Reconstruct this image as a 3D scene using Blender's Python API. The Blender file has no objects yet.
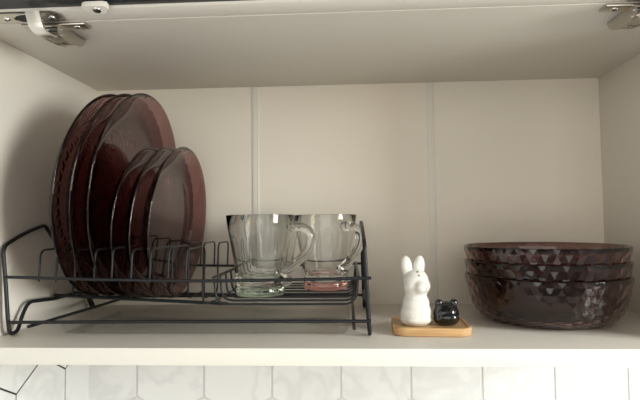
import bpy, bmesh, math, random
from mathutils import Vector, Matrix
random.seed(7)
PI = math.pi
C = bpy.context.scene.collection
ZS = 1400.0            # height of the cabinet shelf above the room floor, mm


def V(x, y, z):
    return Vector((x / 1000.0, y / 1000.0, (z + ZS) / 1000.0))


# ------------------------------------------------------------------ materials
def new_mat(name):
    m = bpy.data.materials.new(name)
    m.use_nodes = True
    nt = m.node_tree
    for n in list(nt.nodes):
        nt.nodes.remove(n)
    out = nt.nodes.new('ShaderNodeOutputMaterial')
    return m, nt, out


def pbsdf(nt, out, **kw):
    p = nt.nodes.new('ShaderNodeBsdfPrincipled')
    for k, v in kw.items():
        p.inputs[k].default_value = v
    nt.links.new(p.outputs[0], out.inputs[0])
    return p


def c4(r, g, b):
    return (r, g, b, 1.0)


def simple(name, col, rough=0.5, metal=0.0, bump=0.0, bscale=300.0, var=0.0, coat=0.0, spec=0.5):
    m, nt, out = new_mat(name)
    p = pbsdf(nt, out, **{'Base Color': c4(*col), 'Roughness': rough, 'Metallic': metal,
                          'Coat Weight': coat, 'Specular IOR Level': spec})
    if bump or var:
        tc = nt.nodes.new('ShaderNodeTexCoord')
        ns = nt.nodes.new('ShaderNodeTexNoise')
        ns.inputs['Scale'].default_value = bscale
        ns.inputs['Detail'].default_value = 4
        nt.links.new(tc.outputs['Object'], ns.inputs['Vector'])
        if bump:
            b = nt.nodes.new('ShaderNodeBump')
            b.inputs['Strength'].default_value = bump
            b.inputs['Distance'].default_value = 0.001
            nt.links.new(ns.outputs['Fac'], b.inputs['Height'])
            nt.links.new(b.outputs['Normal'], p.inputs['Normal'])
        if var:
            r = nt.nodes.new('ShaderNodeValToRGB')
            r.color_ramp.elements[0].color = c4(*[x * (1 - var) for x in col])
            r.color_ramp.elements[1].color = c4(*[min(1, x * (1 + var)) for x in col])
            nt.links.new(ns.outputs['Fac'], r.inputs['Fac'])
            nt.links.new(r.outputs['Color'], p.inputs['Base Color'])
    return m


def glass(name, col, rough=0.0, ior=1.5):
    m, nt, out = new_mat(name)
    pbsdf(nt, out, **{'Base Color': c4(*col), 'Roughness': rough, 'IOR': ior,
                      'Transmission Weight': 1.0})
    return m


def clear_film(name, col, ior=1.45, rough=0.03):
    """thin clear plastic: passes light straight on, with a Fresnel gloss"""
    m, nt, out = new_mat(name)
    t = nt.nodes.new('ShaderNodeBsdfTransparent'); t.inputs[0].default_value = c4(*col)
    g = nt.nodes.new('ShaderNodeBsdfGlossy'); g.inputs['Roughness'].default_value = rough
    lw = nt.nodes.new('ShaderNodeLayerWeight'); lw.inputs[0].default_value = 0.5
    pw = nt.nodes.new('ShaderNodeMath'); pw.operation = 'POWER'; pw.inputs[1].default_value = 4.0
    f = nt.nodes.new('ShaderNodeMath'); f.operation = 'MULTIPLY_ADD'
    f.inputs[1].default_value = 0.4; f.inputs[2].default_value = 0.02
    nt.links.new(lw.outputs['Facing'], pw.inputs[0]); nt.links.new(pw.outputs[0], f.inputs[0])
    mx = nt.nodes.new('ShaderNodeMixShader')
    nt.links.new(f.outputs[0], mx.inputs[0]); nt.links.new(t.outputs[0], mx.inputs[1])
    nt.links.new(g.outputs[0], mx.inputs[2]); nt.links.new(mx.outputs[0], out.inputs[0])
    return m


def marble_tile(name):
    m, nt, out = new_mat(name)
    p = pbsdf(nt, out, Roughness=0.18)
    tc = nt.nodes.new('ShaderNodeTexCoord')
    geo = nt.nodes.new('ShaderNodeNewGeometry')
    mul = nt.nodes.new('ShaderNodeMath'); mul.operation = 'MULTIPLY'; mul.inputs[1].default_value = 40
    nt.links.new(geo.outputs['Random Per Island'], mul.inputs[0])
    n1 = nt.nodes.new('ShaderNodeTexNoise'); n1.noise_dimensions = '4D'
    n1.inputs['Scale'].default_value = 7; n1.inputs['Detail'].default_value = 3
    n1.inputs['Distortion'].default_value = 1.6
    nt.links.new(tc.outputs['Object'], n1.inputs['Vector']); nt.links.new(mul.outputs[0], n1.inputs['W'])
    s = nt.nodes.new('ShaderNodeMath'); s.operation = 'SUBTRACT'; s.inputs[1].default_value = 0.5
    a = nt.nodes.new('ShaderNodeMath'); a.operation = 'ABSOLUTE'
    nt.links.new(n1.outputs['Fac'], s.inputs[0]); nt.links.new(s.outputs[0], a.inputs[0])
    r = nt.nodes.new('ShaderNodeValToRGB')
    e = r.color_ramp.elements
    e[0].position = 0.0; e[0].color = c4(0.685, 0.69, 0.685)
    e[1].position = 0.07; e[1].color = c4(0.76, 0.765, 0.76)
    nt.links.new(a.outputs[0], r.inputs['Fac'])
    nt.links.new(r.outputs['Color'], p.inputs['Base Color'])
    return m


def bamboo(name):
    m, nt, out = new_mat(name)
    p = pbsdf(nt, out, Roughness=0.4)
    tc = nt.nodes.new('ShaderNodeTexCoord')
    mp = nt.nodes.new('ShaderNodeMapping'); mp.inputs['Scale'].default_value = (18, 260, 420)
    ns = nt.nodes.new('ShaderNodeTexNoise'); ns.inputs['Scale'].default_value = 1.0
    ns.inputs['Detail'].default_value = 4
    nt.links.new(tc.outputs['Object'], mp.inputs['Vector']); nt.links.new(mp.outputs[0], ns.inputs['Vector'])
    r = nt.nodes.new('ShaderNodeValToRGB')
    e = r.color_ramp.elements
    e[0].position = 0.3; e[0].color = c4(0.42, 0.235, 0.095)
    e[1].position = 0.7; e[1].color = c4(0.66, 0.42, 0.20)
    nt.links.new(ns.outputs['Fac'], r.inputs['Fac']); nt.links.new(r.outputs['Color'], p.inputs['Base Color'])
    return m


CAB = (0.68, 0.64, 0.575)  # panels and backboard darkened, the cabinet's inner shade put into their colour
M_cab = simple('white_melamine', CAB, 0.38, bump=0.03, bscale=500)
M_back = simple('white_backboard', (0.66, 0.61, 0.53), 0.45, bump=0.03, bscale=500)
M_joint = simple('joint_plastic', (0.63, 0.615, 0.56), 0.5)
M_edge = simple('white_edge_band', (0.75, 0.725, 0.665), 0.4)  # paler than the panels, fuller light on the front edge put into colour
M_rail = simple('white_door_rail', (0.74, 0.70, 0.64), 0.4)
M_darkglass = simple('dark_door_panel', (0.035, 0.035, 0.038), 0.25)
M_steel = simple('nickel_steel', (0.62, 0.58, 0.52), 0.28, 1.0)
M_steel_b = simple('bright_nickel', (0.80, 0.77, 0.72), 0.34, 1.0)
M_screw = simple('zinc_screw', (0.72, 0.72, 0.72), 0.2, 1.0)
M_recess_shade = simple('recess_shade', (0.02, 0.02, 0.02), 0.6)  # near-black shade painted into screw slots, pour holes and the hinge cup
M_plastic = simple('white_plastic', (0.80, 0.77, 0.71), 0.35)
M_wire = simple('black_coated_wire', (0.012, 0.013, 0.015), 0.34, spec=0.28)
M_plum = glass('plum_glass', (0.385, 0.20, 0.198))
M_bowl = glass('plum_bowl_glass', (0.40, 0.235, 0.22))
M_clear = glass('clear_glass', (0.965, 0.97, 0.955), ior=1.48)
M_green = glass('green_tinted_glass', (0.74, 0.90, 0.76))
M_pink = glass('pink_tinted_glass', (0.95, 0.50, 0.46))
M_pale = glass('pale_tinted_glass', (0.88, 0.95, 0.88))
M_film = clear_film('clear_plastic', (0.985, 0.985, 0.98))
M_tile = marble_tile('marble_tile')
M_grout_grey = simple('grey_grout', (0.60, 0.59, 0.595), 0.9, var=0.1, bscale=80)
M_grout_black = simple('black_grout', (0.03, 0.03, 0.032), 0.9)
M_bamboo = bamboo('bamboo')
M_white_cer = simple('white_ceramic', (0.67, 0.655, 0.61), 0.12, coat=0.3)
M_black_cer = simple('black_ceramic', (0.008, 0.008, 0.009), 0.10, coat=0.3)


# ------------------------------------------------------------------ mesh helpers (all in mm)
def link(name, bm, mats, parent=None, smooth=True, angle=40):
    bmesh.ops.recalc_face_normals(bm, faces=bm.faces[:])
    me = bpy.data.meshes.new(name)
    bm.to_mesh(me); bm.free()
    o = bpy.data.objects.new(name, me)
    C.objects.link(o)
    for m in (mats if isinstance(mats, (list, tuple)) else [mats]):
        me.materials.append(m)
    if smooth:
        me.polygons.foreach_set('use_smooth', [True] * len(me.polygons))
        me.set_sharp_from_angle(angle=math.radians(angle))
    if parent is not None:
        o.parent = parent
    return o


def empty(name, x, y, z, label, cat, group=None, rot=(0, 0, 0)):
    o = bpy.data.objects.new(name, None)
    C.objects.link(o)
    o.location = V(x, y, z); o.rotation_euler = rot
    o.empty_display_size = 0.02
    tag(o, label, cat, group)
    return o


def tag(o, label=None, cat=None, group=None, kind=None):
    if label: o['label'] = label
    if cat: o['category'] = cat
    if group: o['group'] = group
    if kind: o['kind'] = kind
    return o


def mm(p):
    return Vector((p[0] / 1000.0, p[1] / 1000.0, p[2] / 1000.0))


def add_box(bm, x0, x1, y0, y1, z0, z1, bev=0.0, seg=2, mi=0, mat=None):
    vs = [bm.verts.new(mm((x, y, z))) for x in (x0, x1) for y in (y0, y1) for z in (z0, z1)]
    idx = [(0, 1, 3, 2), (4, 6, 7, 5), (0, 4, 5, 1), (2, 3, 7, 6), (0, 2, 6, 4), (1, 5, 7, 3)]
    fs = [bm.faces.new([vs[i] for i in q]) for q in idx]
    for f in fs: f.material_index = mi
    bmesh.ops.recalc_face_normals(bm, faces=fs)
    if bev:
        ed = list({e for f in fs for e in f.edges})
        r = bmesh.ops.bevel(bm, geom=ed, offset=bev / 1000.0, segments=seg, affect='EDGES', profile=0.5)
        vs = list({v for v in vs if v.is_valid} | {v for f in r['faces'] for v in f.verts})
        for f in r['faces']: f.material_index = mi
    if mat is not None:
        bmesh.ops.transform(bm, matrix=mat, verts=vs)
    return vs


def fillet(pts, rad, n=6):
    pts = [Vector(p) for p in pts]
    out = [pts[0]]
    for i in range(1, len(pts) - 1):
        a, b, c = pts[i - 1], pts[i], pts[i + 1]
        r = rad[i] if isinstance(rad, (list, tuple)) else rad
        d1 = (a - b); d2 = (c - b)
        r1 = min(r, d1.length * 0.49, d2.length * 0.49)
        if r1 < 0.05 or d1.angle(d2) > PI - 0.02:
            out.append(b); continue
        p = b + d1.normalized() * r1; q = b + d2.normalized() * r1
        for k in range(n + 1):
            t = k / n
            out.append((1 - t) ** 2 * p + 2 * t * (1 - t) * b + t * t * q)
    out.append(pts[-1])
    return out


def add_tube(bm, pts, r, sides=10, closed=False, sy=1.0, mi=0, rfun=None):
    pts = [Vector(p) for p in pts]
    n = len(pts)
    tans = []
    for i in range(n):
        if closed:
            t = pts[(i + 1) % n] - pts[i - 1]
        else:
            t = pts[min(i + 1, n - 1)] - pts[max(i - 1, 0)]
        tans.append(t.normalized())
    ref = Vector((0, 0, 1)) if abs(tans[0].z) < 0.9 else Vector((0, 1, 0))
    nrm = (ref - tans[0] * ref.dot(tans[0])).normalized()
    rings = []
    for i in range(n):
        nrm = (nrm - tans[i] * nrm.dot(tans[i])).normalized()
        bn = tans[i].cross(nrm)
        rr = rfun(i / (n - 1)) * r if rfun else r
        ring = [bm.verts.new(mm(pts[i] + nrm * (rr * math.cos(a)) + bn * (rr * sy * math.sin(a))))
                for a in [2 * PI * k / sides for k in range(sides)]]
        rings.append(ring)
    cnt = n if closed else n - 1
    for i in range(cnt):
        A, B = rings[i], rings[(i + 1) % n]
        for k in range(sides):
            f = bm.faces.new((A[k], A[(k + 1) % sides], B[(k + 1) % sides], B[k])); f.material_index = mi
    if not closed:
        for ring in (rings[0], rings[-1]):
            f = bm.faces.new(ring); f.material_index = mi


def wire(name, pts, r, parent, fil=0.0, mat=None, closed=False, sides=10):
    bm = bmesh.new()
    add_tube(bm, fillet(pts, fil) if fil else pts, r, sides, closed)
    return link(name, bm, mat or M_wire, parent, angle=60)


def add_lathe(bm, prof, seg=64, axis='z', mi=0):
    """closed profile of (r, h): a solid of revolution; r=0 points become poles"""
    rings = []
    for r, h in prof:
        if r < 1e-6:
            rings.append([bm.verts.new(mm((0, 0, h)))])
        else:
            rings.append([bm.verts.new(mm((r * math.cos(2 * PI * k / seg), r * math.sin(2 * PI * k / seg), h)))
                          for k in range(seg)])
    for A, B in zip(rings[:-1], rings[1:]):
        if len(A) == 1 and len(B) == 1: continue
        for k in range(seg):
            k2 = (k + 1) % seg
            if len(A) == 1: f = bm.faces.new((A[0], B[k2], B[k]))
            elif len(B) == 1: f = bm.faces.new((A[k], A[k2], B[0]))
            else: f = bm.faces.new((A[k], A[k2], B[k2], B[k]))
            f.material_index = mi
    return rings


def faceted_dish(bm, outer, inner, seg, amp, a0, a1):
    """glass dish: `outer` (r,h) rows from pole to rim get staggered facets, `inner` rim to pole stays smooth.
    rows a0..a1 of the outer side carry the diamond facets"""
    rings = []
    for i, (r, h) in enumerate(outer):
        if r < 1e-6:
            rings.append([bm.verts.new(mm((0, 0, h)))]); continue
        off = 0.5 * (i % 2)
        ring = []
        # outward normal of the profile
        ra, ha = outer[max(i - 1, 0)]; rb, hb = outer[min(i + 1, len(outer) - 1)]
        d = Vector((rb - ra, hb - ha)).normalized(); nx, nh = d.y, -d.x
        for k in range(seg):
            a = 2 * PI * (k + off) / seg
            s = 0.0
            if a0 <= i <= a1:
                s = amp if (k - i // 2 - i) % 3 == 0 else -amp * 0.5
            rr = r + nx * s
            ring.append(bm.verts.new(mm((rr * math.cos(a), rr * math.sin(a), h + nh * s))))
        rings.append(ring)
    n_out = len(rings)
    for i in range(n_out - 1):
        A, B = rings[i], rings[i + 1]
        if len(A) == 1:
            for k in range(seg): bm.faces.new((A[0], B[(k + 1) % seg], B[k])).smooth = True
            continue
        for k in range(seg):
            k2 = (k + 1) % seg
            if i % 2 == 0:    # next ring shifted by +0.5
                t = [(A[k], A[k2], B[k]), (A[k2], B[k2], B[k])]
            else:
                t = [(A[k], B[k2], B[k]), (A[k], A[k2], B[k2])]
            for q in t:
                f = bm.faces.new(q); f.smooth = not (a0 - 1 <= i <= a1)
    off = 0.5 * ((n_out - 1) % 2)
    prev = rings[-1]
    for r, h in inner:
        if r < 1e-6:
            p = bm.verts.new(mm((0, 0, h)))
            for k in range(seg): bm.faces.new((prev[k], prev[(k + 1) % seg], p)).smooth = True
            break
        ring = [bm.verts.new(mm((r * math.cos(2 * PI * (k + off) / seg), r * math.sin(2 * PI * (k + off) / seg), h)))
                for k in range(seg)]
        for k in range(seg):
            k2 = (k + 1) % seg
            bm.faces.new((prev[k], prev[k2], ring[k2], ring[k])).smooth = True
        prev = ring


def dish_obj(name, bm, mat):
    bmesh.ops.recalc_face_normals(bm, faces=bm.faces[:])
    me = bpy.data.meshes.new(name); bm.to_mesh(me); bm.free()
    me.materials.append(mat)
    o = bpy.data.objects.new(name, me); C.objects.link(o)
    return o


# ------------------------------------------------------------------ dimensions of the cabinet (mm)
XL, XR, H, D, T = -384.0, 384.0, 334.6, 260.9, 17.0

# ------------------------------------------------------------------ kitchen walls with hexagon tiles
HX = 106.2; HS = HX / math.sqrt(3)


def hex_wall(name, mats, to3d, u0, u1, v0, v1, uo, vo, gap, thick):
    """wall slab with pointy-top hexagon tiles; u along the wall, v up"""
    bm = bmesh.new()
    P = [(u0, v0), (u1, v0), (u1, v1), (u0, v1)]
    fr = [bm.verts.new(to3d(u, v, -1.0)) for u, v in P]
    bk = [bm.verts.new(to3d(u, v, -thick)) for u, v in P]
    bm.faces.new(fr); bm.faces.new(bk[::-1])
    for i in range(4):
        bm.faces.new((fr[i], fr[(i + 1) % 4], bk[(i + 1) % 4], bk[i]))
    for f in bm.faces: f.material_index = 1
    rr = (HX - gap) / math.sqrt(3)
    for j in range(-40, 41):
        for i in range(-60, 61):
            cu = uo + (i + 0.5 * (j % 2)) * HX; cv = vo + j * HS * 1.5
            if not (u0 < cu - HX / 2 and cu + HX / 2 < u1 and v0 < cv - HS and cv + HS < v1): continue
            def hexr(rad, hgt):
                return [bm.verts.new(to3d(cu + rad * math.sin(PI / 3 * k), cv + rad * math.cos(PI / 3 * k), hgt))
                        for k in range(6)]
            b = hexr(rr, -1.2); m_ = hexr(rr, -0.5); t = hexr(rr - 0.8, 0.0)
            for A, B in ((b, m_), (m_, t)):
                for k in range(6):
                    bm.faces.new((A[k], A[(k + 1) % 6], B[(k + 1) % 6], B[k])).material_index = 0
            bm.faces.new(t).material_index = 0
    o = link(name, bm, mats, None, smooth=False)
    tag(o, kind='structure')
    return o


WX, WY = -402.0, 16.0
# vertical joints run from z=-88 to z=-148 on both walls
hex_wall('wall_back', [M_tile, M_grout_grey], lambda u, v, h: V(u, WY - h, v), -520, 1000, -600, 760,
         -325.5 + HX / 2, -114, 3.2, 90)
hex_wall('wall_left', [M_tile, M_grout_black], lambda u, v, h: V(WX + h, u, v), -760, 130, -600, 760,
         -49 + HX / 2, -114, 2.2, 90)
# ------------------------------------------------------------------ cabinet
cab = empty('wall_cabinet', 0, 0, 0, 'white wall cabinet with its flap door lifted open above the shelf', 'cabinet')


def part(name, mats, fn, parent, smooth=True, angle=40):
    bm = bmesh.new(); fn(bm)
    return link(name, bm, mats, parent, smooth, angle)


part('side_panel', M_cab, lambda b: add_box(b, XL - 16, XL, -D, 14, -T, H + T, 0.6), cab)
part('side_panel', M_cab, lambda b: add_box(b, XR, XR + 16, -D, 14, -T, H + T, 0.6), cab)
part('top_panel', M_cab, lambda b: add_box(b, XL, XR, -D, 14, H, H + T, 0.6), cab)
shelf = part('bottom_panel', M_cab, lambda b: add_box(b, XL, XR, -D + 0.6, 14, -T, 0, 0.5), cab)
part('edge_band', M_edge, lambda b: add_box(b, XL, XR, -D - 0.6, -D + 0.6, -T, 0, 0.4), shelf)
bp = part('back_panel', M_back, lambda b: add_box(b, XL, XR, 0.3, 4, 0, H), cab)
for sx in (-133.1, 134.6):
    part('joint_strip', M_joint, lambda b: (add_box(b, sx - 5.2, sx + 5.0, -0.9, 1, 0.2, H - 0.2, 0.5),
                                            add_box(b, sx + 2.4, sx + 4.6, -1.2, 0, 0.2, H - 0.2, 0.3)), bp)

# lifted flap door: white rail frame around a dark panel, hinged on the top panel
TH = math.radians(13)
door = bpy.data.objects.new('door', None); C.objects.link(door)
door.parent = cab; door.location = mm((0, -D - 1.2, H + 0.4)); door.rotation_euler = (-TH, 0, 0)
# local: -Y runs out along the door, z=0 is its inner face (looking down)
RW = 18.5; DL = 356.0
part('door_rail', M_rail, lambda b: (add_box(b, -400, 400, -RW, 0, 0, 20, 0.5),
                                     add_box(b, -400, 400, -DL, -DL + RW, 0, 20, 0.5),
                                     add_box(b, -400, -400 + RW, -DL + RW, -RW, 0, 20, 0.5),
                                     add_box(b, 400 - RW, 400, -DL + RW, -RW, 0, 20, 0.5)), door)
part('door_panel', M_darkglass, lambda b: add_box(b, -400 + RW, 400 - RW, -DL + RW, -RW, 3, 8, 0), door)


def clip_mesh(b):
    pts = [(-12.5, -18.5), (-8.5, -20), (8.5, -20), (12.5, -18.5), (12.5, -13.5), (7, -6.5), (-5, -6.5), (-12.5, -12.5)]
    lo = [b.verts.new(mm((x * 0.94, (y + 13) * 0.94 - 13, -5.0))) for x, y in pts]
    md = [b.verts.new(mm((x, y, -3.6))) for x, y in pts]
    hi = [b.verts.new(mm((x, y, 0.0))) for x, y in pts]
    n = len(pts)
    b.faces.new(lo); b.faces.new(hi[::-1])
    for A, B in ((lo, md), (md, hi)):
        for k in range(n): b.faces.new((A[k], A[(k + 1) % n], B[(k + 1) % n], B[k]))


def screw_mesh(b, r=3.4):
    add_lathe(b, [(0, -1.1), (r * 0.55, -1.1), (r * 0.9, -0.7), (r, 0.0), (r, 0.6), (0, 0.6)], 20, mi=0)
    for a in (0, PI / 2):
        add_box(b, -r * 0.62, r * 0.62, -0.35, 0.35, -1.25, -0.6, mi=1, mat=Matrix.Rotation(a, 4, 'Z'))


clip = part('retaining_clip', M_plastic, clip_mesh, door, angle=25)
clip.location = mm((-238, -9.5, 0))
s = part('screw', [M_screw, M_recess_shade], lambda b: screw_mesh(b, 4.2), door)
s.location = mm((-237.5, -22.5, -5.2)); s['label'] = 'dull zinc screw in the white plastic clip'


def hinge(xc, sg):
    fx = sg * 18
    h = bpy.data.objects.new('hinge', None); C.objects.link(h); h.parent = cab
    h.location = mm((xc, 0, H)); h['label'] = 'nickel plated concealed hinge'
    # mounting plate screwed under the top panel
    def plate(b):
        add_box(b, -34, 34, -261, -246, -2.8, 0, 1.0)
        add_box(b, -9, 9, -261, -212, -4.5, 0, 0.8)
    part('mounting_plate', M_steel, plate, h)
    for sx in (-23, 23):
        q = part('screw', [M_screw, M_recess_shade], lambda b: screw_mesh(b, 3.6), h); q.location = mm((sx, -253.5, -2.8))
    # arm: a channel with a sloping belly, cheeks and an oval opening towards its end
    def arm(b):
        prof = [(-266, -4), (-266, -14), (-258, -16.5), (-240, -15.5), (-224, -12.5), (-217, -9), (-217, -4)]
        for x0, x1 in ((-9.5, -8), (8, 9.5)):
            A = [b.verts.new(mm((x0, y, z))) for y, z in prof]; B = [b.verts.new(mm((x1, y, z))) for y, z in prof]
            b.faces.new(A); b.faces.new(B[::-1])
            for k in range(len(prof)):
                b.faces.new((A[k], A[(k + 1) % len(prof)], B[(k + 1) % len(prof)], B[k]))
        # belly sheet between the cheeks, with a gap for the adjusting screw
        for (ya, za), (yb, zb) in (((-266, -13.5), (-258, -16)), ((-258, -16), (-245, -15.3)),
                                   ((-233, -13.7), (-224, -12)), ((-224, -12), (-217, -8.5))):
            vs = [b.verts.new(mm((x, y, z + dz))) for dz in (0, 1.4) for x, y, z in
                  ((-8.2, ya, za), (8.2, ya, za), (8.2, yb, zb), (-8.2, yb, zb))]
            b.faces.new(vs[:4]); b.faces.new(vs[4:][::-1])
            for k in range(4): b.faces.new((vs[k], vs[(k + 1) % 4], vs[4 + (k + 1) % 4], vs[4 + k]))
    part('hinge_arm', M_steel, arm, h, angle=30)
    q = part('adjusting_screw', [M_screw, M_recess_shade], lambda b: screw_mesh(b, 4.0), h); q.location = mm((0, -239, -13))
    part('pivot_pin', M_screw, lambda b: [add_tube(b, [(-10.6, y, z), (10.6, y, z)], 1.7, 12)
                                          for y, z in ((-262, -8), (-259, -13))], h)
    # bent link running from the arm round to the cup in the door
    def lnk(b):
        path = fillet([(0, -259, -13), (0, -271, -19), (sg * 4, -281, -14), (sg * 8, -282, 3)], 9, 6)
        w = 7.4
        n = len(path); L = []
        for i in range(n):
            t = (path[min(i + 1, n - 1)] - path[max(i - 1, 0)]).normalized()
            nn = Vector((1, 0, 0)).cross(t).normalized()
            p = path[i]
            L.append([b.verts.new(mm(p + Vector((sx * w, 0, 0)) + nn * (sz + (0.9 if abs(sx) < 0.8 else 0) * (1 if sz > 0 else 1))))
                      for sx, sz in ((-1, -1.0), (-0.7, -1.0), (0.7, -1.0), (1, -1.0), (1, 1.0), (0.7, 1.0), (-0.7, 1.0), (-1, 1.0))])
        for A, B in zip(L[:-1], L[1:]):
            for k in range(8): b.faces.new((A[k], A[(k + 1) % 8], B[(k + 1) % 8], B[k]))
        b.faces.new(L[0]); b.faces.new(L[-1][::-1])
    part('hinge_link', M_steel_b, lnk, h, angle=50)
    # cup flange on the door's rail
    def flange(b):
        mt = Matrix.Translation(mm((fx, -D - 1.2, 0.4))) @ Matrix.Rotation(-TH, 4, 'X')
        vs = []
        out = fillet([(-35, -3, 0), (-35, -15, 0), (-28, -18, 0), (28, -18, 0), (35, -15, 0), (35, -3, 0)], 2.5, 4)
        lo = [b.verts.new(mt @ mm((p.x, p.y, -2.2))) for p in out]; hi = [b.verts.new(mt @ mm((p.x, p.y, 0.0))) for p in out]
        b.faces.new(lo); b.faces.new(hi[::-1])
        for k in range(len(out)): b.faces.new((lo[k], lo[(k + 1) % len(out)], hi[(k + 1) % len(out)], hi[k]))
        # rim of the cup
        ring = [mt @ mm((14.5 * math.cos(a), -10 + 7.4 * math.sin(a), -2.6)) for a in [2 * PI * k / 28 for k in range(28)]]
        add_tube(b, [p * 1000 for p in ring], 1.0, 6, True)
    part('cup_flange', M_steel, flange, h, angle=30)
    mt = Matrix.Translation(mm((fx, -D - 1.2, 0.4))) @ Matrix.Rotation(-TH, 4, 'X')
    def cup_shade(b):  # flat near-black disc, the hollow's shade put into its colour
        add_lathe(b, [(0, -2.5), (13.6, -2.5), (13.6, -2.0), (0, -2.0)], 28)
        for v in b.verts: v.co.y = v.co.y * 0.5 - 0.010
        bmesh.ops.transform(b, matrix=mt, verts=b.verts[:])
    q = part('hinge_cup_shade', M_recess_shade, cup_shade, h); q['label'] = 'dark disc painted as the shade inside the hinge cup'
    for sx in (-24, 24):
        q = part('screw', [M_screw, M_recess_shade], lambda b: screw_mesh(b, 3.6), h)
        q.matrix_local = mt @ Matrix.Translation(mm((sx, -9, -2.4)))


hinge(-297.5, -1)
hinge(297, 1)

# ------------------------------------------------------------------ dish rack (black wire)
rack = empty('dish_rack', -175, -116, 0, 'black wire dish rack holding plum plates and clear mugs', 'dish rack')
RX, RY = -175.0, -116.0


def rp(pts):
    return [(x - RX, y - RY, z) for x, y, z in pts]


def rwire(name, pts, r, fil=0.0, closed=False):
    return wire(name, rp(pts), r, rack, fil, closed=closed)


YF, YB = -217.0, -28.0
def end_frame(xf_lo, xf_hi, xr_lo):
    """front foot, leg, rising top bar, slanting rear leg, rear foot and the low bar between the feet"""
    w = 2.25
    def X(y, z):
        # the frame leans slightly outwards at the top
        return xf_lo + (xf_hi - xf_lo) * z / 100.0
    P = [(-215, 60), (-216.5, 100), (-178, 115), (-137, 124), (-34, 10), (-29, 2.5), (-36, 2.5), (-46, 22), (-60, 29), (-124, 28.5), (-178, 33),
         (-191, 18), (-200, 2.5), (-213, 2.5), (-214.5, 20)]
    R = [0, 10, 40, 6, 6, 4, 4, 8, 8, 8, 9, 6, 8, 8, 0]
    pts = [Vector((X(y, z), y, z)) for y, z in P]
    pts.append(pts[0])
    path = fillet(pts, R + [0], 6)[:-1]
    rwire('end_frame', path, w, closed=True)


end_frame(-371.5, -379.0, -375)
end_frame(29.0, 24.5, 28)
for nm, y in (('upper_rail', YF), ('upper_rail', YB)):
    zz = ((-374.5, 66.5), (-270, 63.4), (-158, 61), (-50, 62), (31, 63.5))
    rwire(nm, fillet([(x, y, z) for x, z in zz], 40), 1.75)
for nm, y in (('lower_rail', YF), ('lower_rail', YB)):
    rwire(nm, [(-369, y, 16.6), (-170, y, 17.4), (30, y, 17.8)], 1.9)
rwire('runner', [(-347, -218, 12), (-336, -20, 11.5)], 1.9)
rwire('runner', [(12, -224, 11.5), (12, -20, 11.5)], 1.9)
# floor rails of the plate basket
rwire('basket_rail', [(-376, -121, 32.4), (-250, -142, 29.6), (-138, -160, 27.2)], 2.0)
rwire('basket_rail', [(-372, -86, 31.0), (-138, -86, 27.2)], 2.0)
# wire dividers: front tooth, down behind it, along the floor, up over the rear tooth to the rear rail
DIV = [-338, -318.5, -297, -275, -255, -233, -212, -191.5, -171.5, -153]
for i, x in enumerate(DIV):
    zf = 30.4 - 0.018 * (x + 250) + 2.2
    tz = (96, 97.5, 95.5)[i % 3]
    if i == len(DIV) - 1:
        P = [(YF + 2.6, 63), (YF + 6, zf + 4), (-150, zf), (-50, zf), (-46, 62), (-46, 97), (YB + 2.2, 97), (YB + 2.2, 62)]
    else:
        P = [(YF + 2.6, 61), (YF + 2.6, tz), (-146, tz), (-146, zf), (-82, zf), (-82, 97), (YB + 3, 97), (YB + 3, 62)]
    rwire('divider', [(x + (1.5 if z > 90 else 0), y, z) for y, z in P], 1.1, 10)
# mug tray: wires across, turned up at both ends to the depth bars
rwire('tray_bar', [(-140, YF - 1, 65), (-140, YB + 1, 65)], 1.7)
rwire('tray_bar', [(17.5, YF - 1, 65), (17.5, YB + 1, 65)], 1.7)
TW = 8
for k in range(TW):
    y = YF + 3 + k * (YB - YF - 8) / (TW - 1)
    rwire('tray_wire', [(-140, y, 65), (-137.5, y, 35.5), (14.5, y, 35.5), (17.5, y, 65)], 1.25, 13)

# ------------------------------------------------------------------ clear drip tray under the rack
def drip(b):
    x0, x1, y0, y1, r = -324, 8, -203, -44, 14
    def loop(ins, z):
        p = [(x0 + ins, y0 + ins), (x1 - ins, y0 + ins), (x1 - ins, y1 - ins), (x0 + ins, y1 - ins)]
        out = []
        cs = [(p[0], PI, 1.5 * PI), (p[1], 1.5 * PI, 2 * PI), (p[2], 0, PI / 2), (p[3], PI / 2, PI)]
        rr = max(r - ins, 3)
        for (px, py), a, bb in cs:
            cx = px + (rr if px < -100 else -rr); cy = py + (rr if py < -120 else -rr)
            for k in range(6):
                t = a + (bb - a) * k / 5
                out.append(b.verts.new(mm((cx + rr * math.cos(t) - RX, cy + rr * math.sin(t) - RY, z))))
        return out
    Ls = [loop(0, 9), loop(1.2, 9), loop(4.5, 1.4), loop(12, 0.9), ]
    Lo = [loop(0, 7.8), loop(3.6, 0.4)]
    def join(A, B):
        for k in range(len(A)): b.faces.new((A[k], A[(k + 1) % len(A)], B[(k + 1) % len(B)], B[k]))
    join(Ls[0], Ls[1]); join(Ls[1], Ls[2]); join(Ls[2], Ls[3]); b.faces.new(Ls[3])
    join(Lo[0], Ls[0]); join(Lo[1], Lo[0]); b.faces.new(Lo[1])
bm = bmesh.new(); drip(bm)
dt = link('drip_tray', bm, M_film, None, angle=35); dt.location = V(RX, RY, 0)
tag(dt, 'clear plastic drip tray lying on the shelf under the black wire rack', 'tray')

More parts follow.
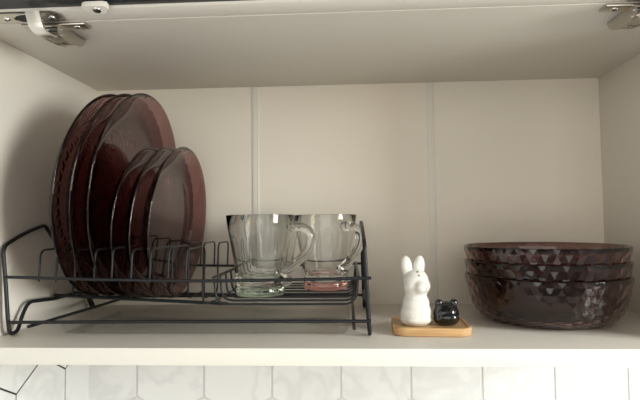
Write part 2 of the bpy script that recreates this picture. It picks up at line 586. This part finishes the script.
# ------------------------------------------------------------------ plum glass plates standing in the rack
def plate_mesh(R, depth, seg, nrow):
    bm = bmesh.new()
    def hgt(r):
        t = max(0.0, (r / R - 0.72) / 0.28)
        return depth * (t ** 1.25)
    def thk(r):
        t = min(1.0, max(0.0, (r / R - 0.62) / 0.38))
        return 5.2 - 3.1 * t ** 0.6
    outer = [(0.0, -thk(0))]
    r0 = R * 0.46
    rows = [r0 + (R - r0) * k / (nrow - 1) for k in range(nrow)]
    outer += [(r0 * 0.5, -thk(0))] + [(r, hgt(r) - thk(r)) for r in rows[:-1]]
    outer += [(R + 0.3, depth - 1.2)]
    inner = [(R - 0.2, depth - 0.2), (R - 1.6, depth)] + [(r, hgt(r) + 0.2) for r in rows[::-1][1:]] + [(0.0, 0.0)]
    faceted_dish(bm, outer, inner, seg, 0.24, 3, nrow)
    return bm


big = dish_obj('dinner_plate', plate_mesh(128, 21, 120, 15), M_plum)
small = dish_obj('side_plate', plate_mesh(97, 17, 96, 12), M_plum)


def put_plate(o, x, y, z, tilt, yaw, depth):
    # plate axis (+z local, the hollow side) turned to face +X; tilt leans its top towards +X
    rot = Matrix.Rotation(yaw, 4, 'Z') @ Matrix.Rotation(PI / 2 + tilt, 4, 'Y')
    o.matrix_world = Matrix.Translation(V(x, y, z)) @ rot @ Matrix.Translation(mm((0, 0, -depth)))


PL = [('b', -294.5, 'large plum glass plate leftmost in the rack, closest to the cabinet side'),
      ('b', -275.5, 'large plum glass plate second from the left, between two other large plates'),
      ('b', -256, 'large plum glass plate third from the left, its hollow face behind the small plates'),
      ('s', -250, 'small plum glass plate leftmost of the three small ones, touching the large plates'),
      ('s', -229, 'small plum glass plate in the middle of the three small ones'),
      ('s', -208, 'small plum glass plate rightmost in the rack, its hollow face open towards the mugs')]
first = {'b': True, 's': True}
for kind, x, lab in PL:
    src = big if kind == 'b' else small
    if first[kind]: o = src; first[kind] = False
    else:
        o = src.copy(); C.objects.link(o)
    if kind == 'b': put_plate(o, x - 1, -129.6, 33.5 + 128, math.radians(6), math.radians(-0.3), 21)
    else: put_plate(o, x, -120, 29 + 97, math.radians(5), math.radians(-2), 17)
    tag(o, lab, 'plate', 'plum glass plates in the rack')

# ------------------------------------------------------------------ glass mugs
def make_mug():
    t = empty('glass_mug', 0, 0, 0, 'x', 'mug', 'clear glass mugs on the rack')
    def body(b):
        prof = [(0, 10.2), (28.4, 10.2), (29.4, 11.2), (29.8, 18), (30.6, 27), (32.4, 41), (36.0, 61), (39.4, 79), (41.6, 95),
                (41.4, 96.2), (40.9, 96.4), (40.4, 95.8), (37.7, 79), (33.8, 61), (29.9, 42), (27.6, 26), (25.0, 19), (19, 17), (0, 16.5)]
        add_lathe(b, prof, 72)
    part('body', M_clear, body, t, angle=50)
    def base(b):
        add_lathe(b, [(0, 1.2), (20, 1.0), (22, 0.0), (28.0, 0.0), (29.4, 1.4), (29.4, 9.0), (28.4, 10.0), (0, 10.0)], 72)
    part('base', M_green, base, t, angle=50)
    def handle(b):
        pts = fillet([(38.6, 0, 81), (54, 0, 83), (68, 0, 74), (64, 0, 54), (46, 0, 37), (30.6, 0, 26)], 14, 8)
        add_tube(b, pts, 5.2, 14, sy=1.2, rfun=lambda u: 1.0 + 0.25 * (abs(u - 0.5) * 2) ** 6)
    part('handle', M_clear, handle, t, angle=60)
    return t


mug0 = make_mug()


def put_mug(o, x, y, rz, lab, base_mat=None, blab=None):
    o.location = V(x, y, 37.0); o.rotation_euler = (0, 0, math.radians(rz)); o['label'] = lab
    for c in o.children:
        if c.name.startswith('base'):
            c['label'] = blab
            if base_mat:
                c.data = c.data.copy(); c.data.materials[0] = base_mat


def dup(o):
    r = o.copy(); C.objects.link(r)
    for ch in o.children:
        c = ch.copy(); C.objects.link(c); c.parent = r
    return r


m2 = dup(mug0); m3 = dup(mug0)
put_mug(mug0, -100.5, -148, -17, 'front clear glass mug with a green tinted base, nearest the plates', None, 'pale green glass base')
put_mug(m2, -23, -95, -48, 'clear glass mug with a reddish base at the right end of the rack', M_pink, 'reddish glass base')
put_mug(m3, -101, -62, 20, 'clear glass mug mostly hidden behind the green based front mug', M_pale, 'pale glass base')

# ------------------------------------------------------------------ bamboo tray with the two animal shakers
TX, TY = 98.0, -179.0
def btray(b):
    out = []
    hw, hd, r = 42.5, 34.5, 15.0
    for cx, cy, a in ((hw - r, hd - r, 0), (-hw + r, hd - r, PI / 2), (-hw + r, -hd + r, PI), (hw - r, -hd + r, 1.5 * PI)):
        for k in range(9):
            t = a + PI / 2 * k / 8; out.append((cx + r * math.cos(t), cy + r * math.sin(t)))
    def loop(ins, z):
        return [b.verts.new(mm((x * (1 - ins / hw), y * (1 - ins / hd), z))) for x, y in out]
    L = [loop(1.2, 0), loop(0, 1.0), loop(0, 8.2), loop(0.9, 9.2), loop(3.2, 9.2), loop(4.0, 8.0)]
    b.faces.new(L[0]); b.faces.new(L[-1])
    for A, B in zip(L[:-1], L[1:]):
        for k in range(len(A)): b.faces.new((A[k], A[(k + 1) % len(A)], B[(k + 1) % len(B)], B[k]))
bm = bmesh.new(); btray(bm)
bt = link('shaker_tray', bm, M_bamboo, None, angle=40)
bt.location = V(TX, TY, 0.15); bt.rotation_euler = (0, 0, math.radians(-3))
tag(bt, 'small rounded bamboo tray carrying the white rabbit and black shakers', 'tray')


def add_ell(b, c, r, rot=None):
    m = Matrix.Translation(mm(c))
    if rot: m = m @ Matrix.Rotation(rot[0], 4, 'X') @ Matrix.Rotation(rot[1], 4, 'Y')
    m = m @ Matrix.Diagonal((r[0] / 1000, r[1] / 1000, r[2] / 1000, 1))
    bmesh.ops.create_uvsphere(b, u_segments=32, v_segments=20, radius=1.0, matrix=m)


def fused(name, ells, mat, parent, voxel=0.9, it=8):
    bm = bmesh.new()
    for e in ells: add_ell(bm, *e)
    o = link(name, bm, mat, None)
    r = o.modifiers.new('r', 'REMESH'); r.mode = 'VOXEL'; r.voxel_size = voxel / 1000
    sm = o.modifiers.new('s', 'SMOOTH'); sm.iterations = it; sm.factor = 0.5
    dg = bpy.context.evaluated_depsgraph_get()
    me = bpy.data.meshes.new_from_object(o.evaluated_get(dg))
    o.modifiers.clear()
    old = o.data; o.data = me; bpy.data.meshes.remove(old)
    for v in me.vertices:
        if v.co.z < 0.0006: v.co.z = 0.0
    me.polygons.foreach_set('use_smooth', [True] * len(me.polygons))
    o.parent = parent
    return o


rab = empty('salt_shaker', 82, -186, 8.4, 'glossy white ceramic rabbit shaker with upright ears on the bamboo tray', 'shaker',
            rot=(0, 0, math.radians(10)))
fused('rabbit_body', [((0, 0, 13), (18.0, 15.5, 15)), ((0, 0, 6), (18.3, 15.5, 9)), ((0, 0, 24), (15.5, 13.5, 12)),
                      ((0, 0, 36), (13.2, 12.5, 11)),
                      ((0, -0.5, 49), (14.6, 13.5, 13.6)), ((5.5, -3, 43), (10.5, 11, 10)), ((-5.5, -3, 43), (9.5, 10.5, 9)),
                      ((2.0, -13.0, 42.5), (7.2, 6.2, 7.2)),
                      ((0, -10.5, 6.5), (14.5, 6.5, 5.5))],
      M_white_cer, rab, 1.0, 28)
for sx in (-1, 1):
    bm = bmesh.new(); add_ell(bm, (sx * 7.2 - 2.6, 0.5, 64.0), (6.6, 4.8, 12.6), (0.0, sx * 0.12))
    link('ear', bm, M_white_cer, rab)
def hole(b, x, y, z, r):  # dark bead set in place of the shade inside a hole
    bmesh.ops.create_uvsphere(b, u_segments=12, v_segments=8, radius=r / 1000, matrix=Matrix.Translation(mm((x, y, z))))
bm = bmesh.new(); hole(bm, -0.5, -9.3, 59.0, 1.0); q = link('pour_hole', bm, M_recess_shade, rab); q['label'] = 'small pouring hole, its shade painted dark'
bm = bmesh.new(); hole(bm, 0.3, -12.0, 55.2, 1.0); q = link('pour_hole', bm, M_recess_shade, rab); q['label'] = 'small pouring hole, its shade painted dark'

pep = empty('pepper_shaker', 115.0, -188, 8.4, 'small squat glossy black ceramic animal shaker beside the white rabbit', 'shaker',
            rot=(0, 0, math.radians(4)))
fused('animal_body', [((0, 0, 12), (14.2, 13.5, 12.5)), ((0, 0, 6.5), (14.4, 13.5, 8)), ((0, 0.5, 18), (12.4, 10.5, 8.0)),
                      ((0.5, -10.5, 9.5), (9.5, 5.0, 5.2))],
      M_black_cer, pep, 0.8, 6)
for sx in (-1, 1):
    bm = bmesh.new(); add_ell(bm, (sx * 8.4, -1, 24.0), (4.6, 3.8, 4.2), (0, sx * 0.5)); link('ear', bm, M_black_cer, pep)

# ------------------------------------------------------------------ stack of three faceted bowls
def bowl_mesh():
    bm = bmesh.new()
    def prof(t):     # t 0..1 from foot edge up to the rim
        pts = [(52, 0), (67, 2.2), (79, 8.5), (86.5, 20), (91.4, 37), (95.6, 56)]
        s = t * (len(pts) - 1); i = min(int(s), len(pts) - 2); f = s - i
        p0 = pts[max(i - 1, 0)]; p1 = pts[i]; p2 = pts[i + 1]; p3 = pts[min(i + 2, len(pts) - 1)]
        def cr(a, b, c, d): return 0.5 * (2 * b + (c - a) * f + (2 * a - 5 * b + 4 * c - d) * f * f + (3 * b - a - 3 * c + d) * f ** 3)
        return cr(p0[0], p1[0], p2[0], p3[0]), cr(p0[1], p1[1], p2[1], p3[1])
    n = 14
    rows = [prof(k / (n - 1)) for k in range(n)]
    outer = [(0.0, 1.2), (40, 1.0)] + [(r, h) for r, h in rows]
    th = 2.4
    inner = [(94.8, 56.8), (93.4, 56.4)]
    for r, h in rows[::-1][1:]:
        inner.append((max(r - th * (0.5 + 0.5 * h / 56), 5), h + th * (1 - h / 70)))
    inner.append((0.0, 4.6))
    faceted_dish(bm, outer, inner, 75, 0.62, 3, n)
    return bm


bowl0 = dish_obj('glass_bowl', bowl_mesh(), M_bowl)
BX, BY = 250.5, -117.0
for i, (z, rz, lab) in enumerate(((0.2, 0, 'bottom plum faceted glass bowl of the stack, standing on the shelf'),
                                  (17.8, 3, 'middle plum faceted glass bowl of the stack of three'),
                                  (35.5, -2, 'top plum faceted glass bowl of the stack, empty and open'))):
    o = bowl0 if i == 0 else bowl0.copy()
    if i: C.objects.link(o)
    o.location = V(BX - (0.3 if i == 2 else 0), BY, z); o.rotation_euler = (0, 0, math.radians(rz))
    tag(o, lab, 'bowl', 'stacked plum glass bowls')

# ------------------------------------------------------------------ light
w = bpy.data.worlds.new('room_fill'); bpy.context.scene.world = w
w.use_nodes = True
nt = w.node_tree
bg = nt.nodes['Background']; bg.inputs[1].default_value = 1.0
tc = nt.nodes.new('ShaderNodeTexCoord'); sp = nt.nodes.new('ShaderNodeSeparateXYZ')
rp_ = nt.nodes.new('ShaderNodeValToRGB'); mr = nt.nodes.new('ShaderNodeMapRange')
mr.inputs['From Min'].default_value = -1; mr.inputs['From Max'].default_value = 1
nt.links.new(tc.outputs['Generated'], sp.inputs[0]); nt.links.new(sp.outputs['Z'], mr.inputs['Value'])
nt.links.new(mr.outputs[0], rp_.inputs['Fac'])
# made-up lighter and darker patches all round, added for reflections in the glass
vo = nt.nodes.new('ShaderNodeTexVoronoi'); vo.inputs['Scale'].default_value = 5.0
nt.links.new(tc.outputs['Generated'], vo.inputs['Vector'])
sv = nt.nodes.new('ShaderNodeSeparateColor'); nt.links.new(vo.outputs['Color'], sv.inputs[0])
pv = nt.nodes.new('ShaderNodeMath'); pv.operation = 'POWER'; pv.inputs[1].default_value = 2.2
nt.links.new(sv.outputs[0], pv.inputs[0])
ma = nt.nodes.new('ShaderNodeMath'); ma.operation = 'MULTIPLY_ADD'
ma.inputs[1].default_value = 2.2; ma.inputs[2].default_value = 0.3
nt.links.new(pv.outputs[0], ma.inputs[0])
nt.links.new(rp_.outputs['Color'], bg.inputs[0]); nt.links.new(ma.outputs[0], bg.inputs[1])
el = rp_.color_ramp.elements
el[0].position = 0.30; el[0].color = (0.60, 0.575, 0.525, 1)      # bright worktop and floor below
el[1].position = 0.56; el[1].color = (0.33, 0.305, 0.26, 1)     # dim room above


def area(name, loc, target, sx, sy, power, col):
    l = bpy.data.lights.new(name, 'AREA'); l.shape = 'RECTANGLE'; l.size = sx / 1000; l.size_y = sy / 1000
    l.energy = power; l.color = col
    o = bpy.data.objects.new(name, l); C.objects.link(o)
    o.location = V(*loc)
    d = V(*target) - V(*loc)
    o.rotation_euler = d.to_track_quat('-Z', 'Y').to_euler()
    return o


area('window_light', (1900, -1180, 420), (-300, -60, 120), 600, 1200, 66, (0.96, 1.0, 0.97))
area('room_fill', (-500, -3000, 250), (50, 0, 120), 3600, 2400, 48, (1.0, 0.95, 0.87))  # added soft fill from the front, lifts the back panel and right side
area('warm_lamp', (1500, -1330, 40), (250, -100, 60), 260, 420, 1.8, (1.0, 0.62, 0.12))

# ------------------------------------------------------------------ camera
cx, cy, cz, yw, pt, rl, f = 6.18, -750.82, 123.34, 0.0543, 0.0456, -0.0112, 494.0
fwd = Vector((-math.sin(yw) * math.cos(pt), math.cos(yw) * math.cos(pt), math.sin(pt)))
right = Vector((math.cos(yw), math.sin(yw), 0)); up = right.cross(fwd)
r2 = right * math.cos(rl) + up * math.sin(rl); u2 = up * math.cos(rl) - right * math.sin(rl)
cam = bpy.data.cameras.new('camera'); co = bpy.data.objects.new('camera', cam); C.objects.link(co)
mw = Matrix((r2, u2, -fwd)).transposed().to_4x4(); mw.translation = V(cx, cy, cz)
co.matrix_world = mw
cam.sensor_fit = 'HORIZONTAL'; cam.sensor_width = 36; cam.lens = f / 640 * 36; cam.clip_start = 0.01
S = bpy.context.scene
S.camera = co
S.view_settings.view_transform = 'Standard'
S.view_settings.look = 'None'
S.view_settings.gamma = 1.0
S.view_settings.use_curve_mapping = False
S.view_settings.exposure = -0.03
try:
    S.cycles.use_denoising = True
    S.cycles.max_bounces = 24; S.cycles.transmission_bounces = 20; S.cycles.transparent_max_bounces = 20
    S.cycles.glossy_bounces = 8; S.cycles.diffuse_bounces = 5
    S.cycles.sample_clamp_indirect = 4.0
    S.cycles.caustics_reflective = False
    S.cycles.caustics_refractive = True
except Exception:
    pass
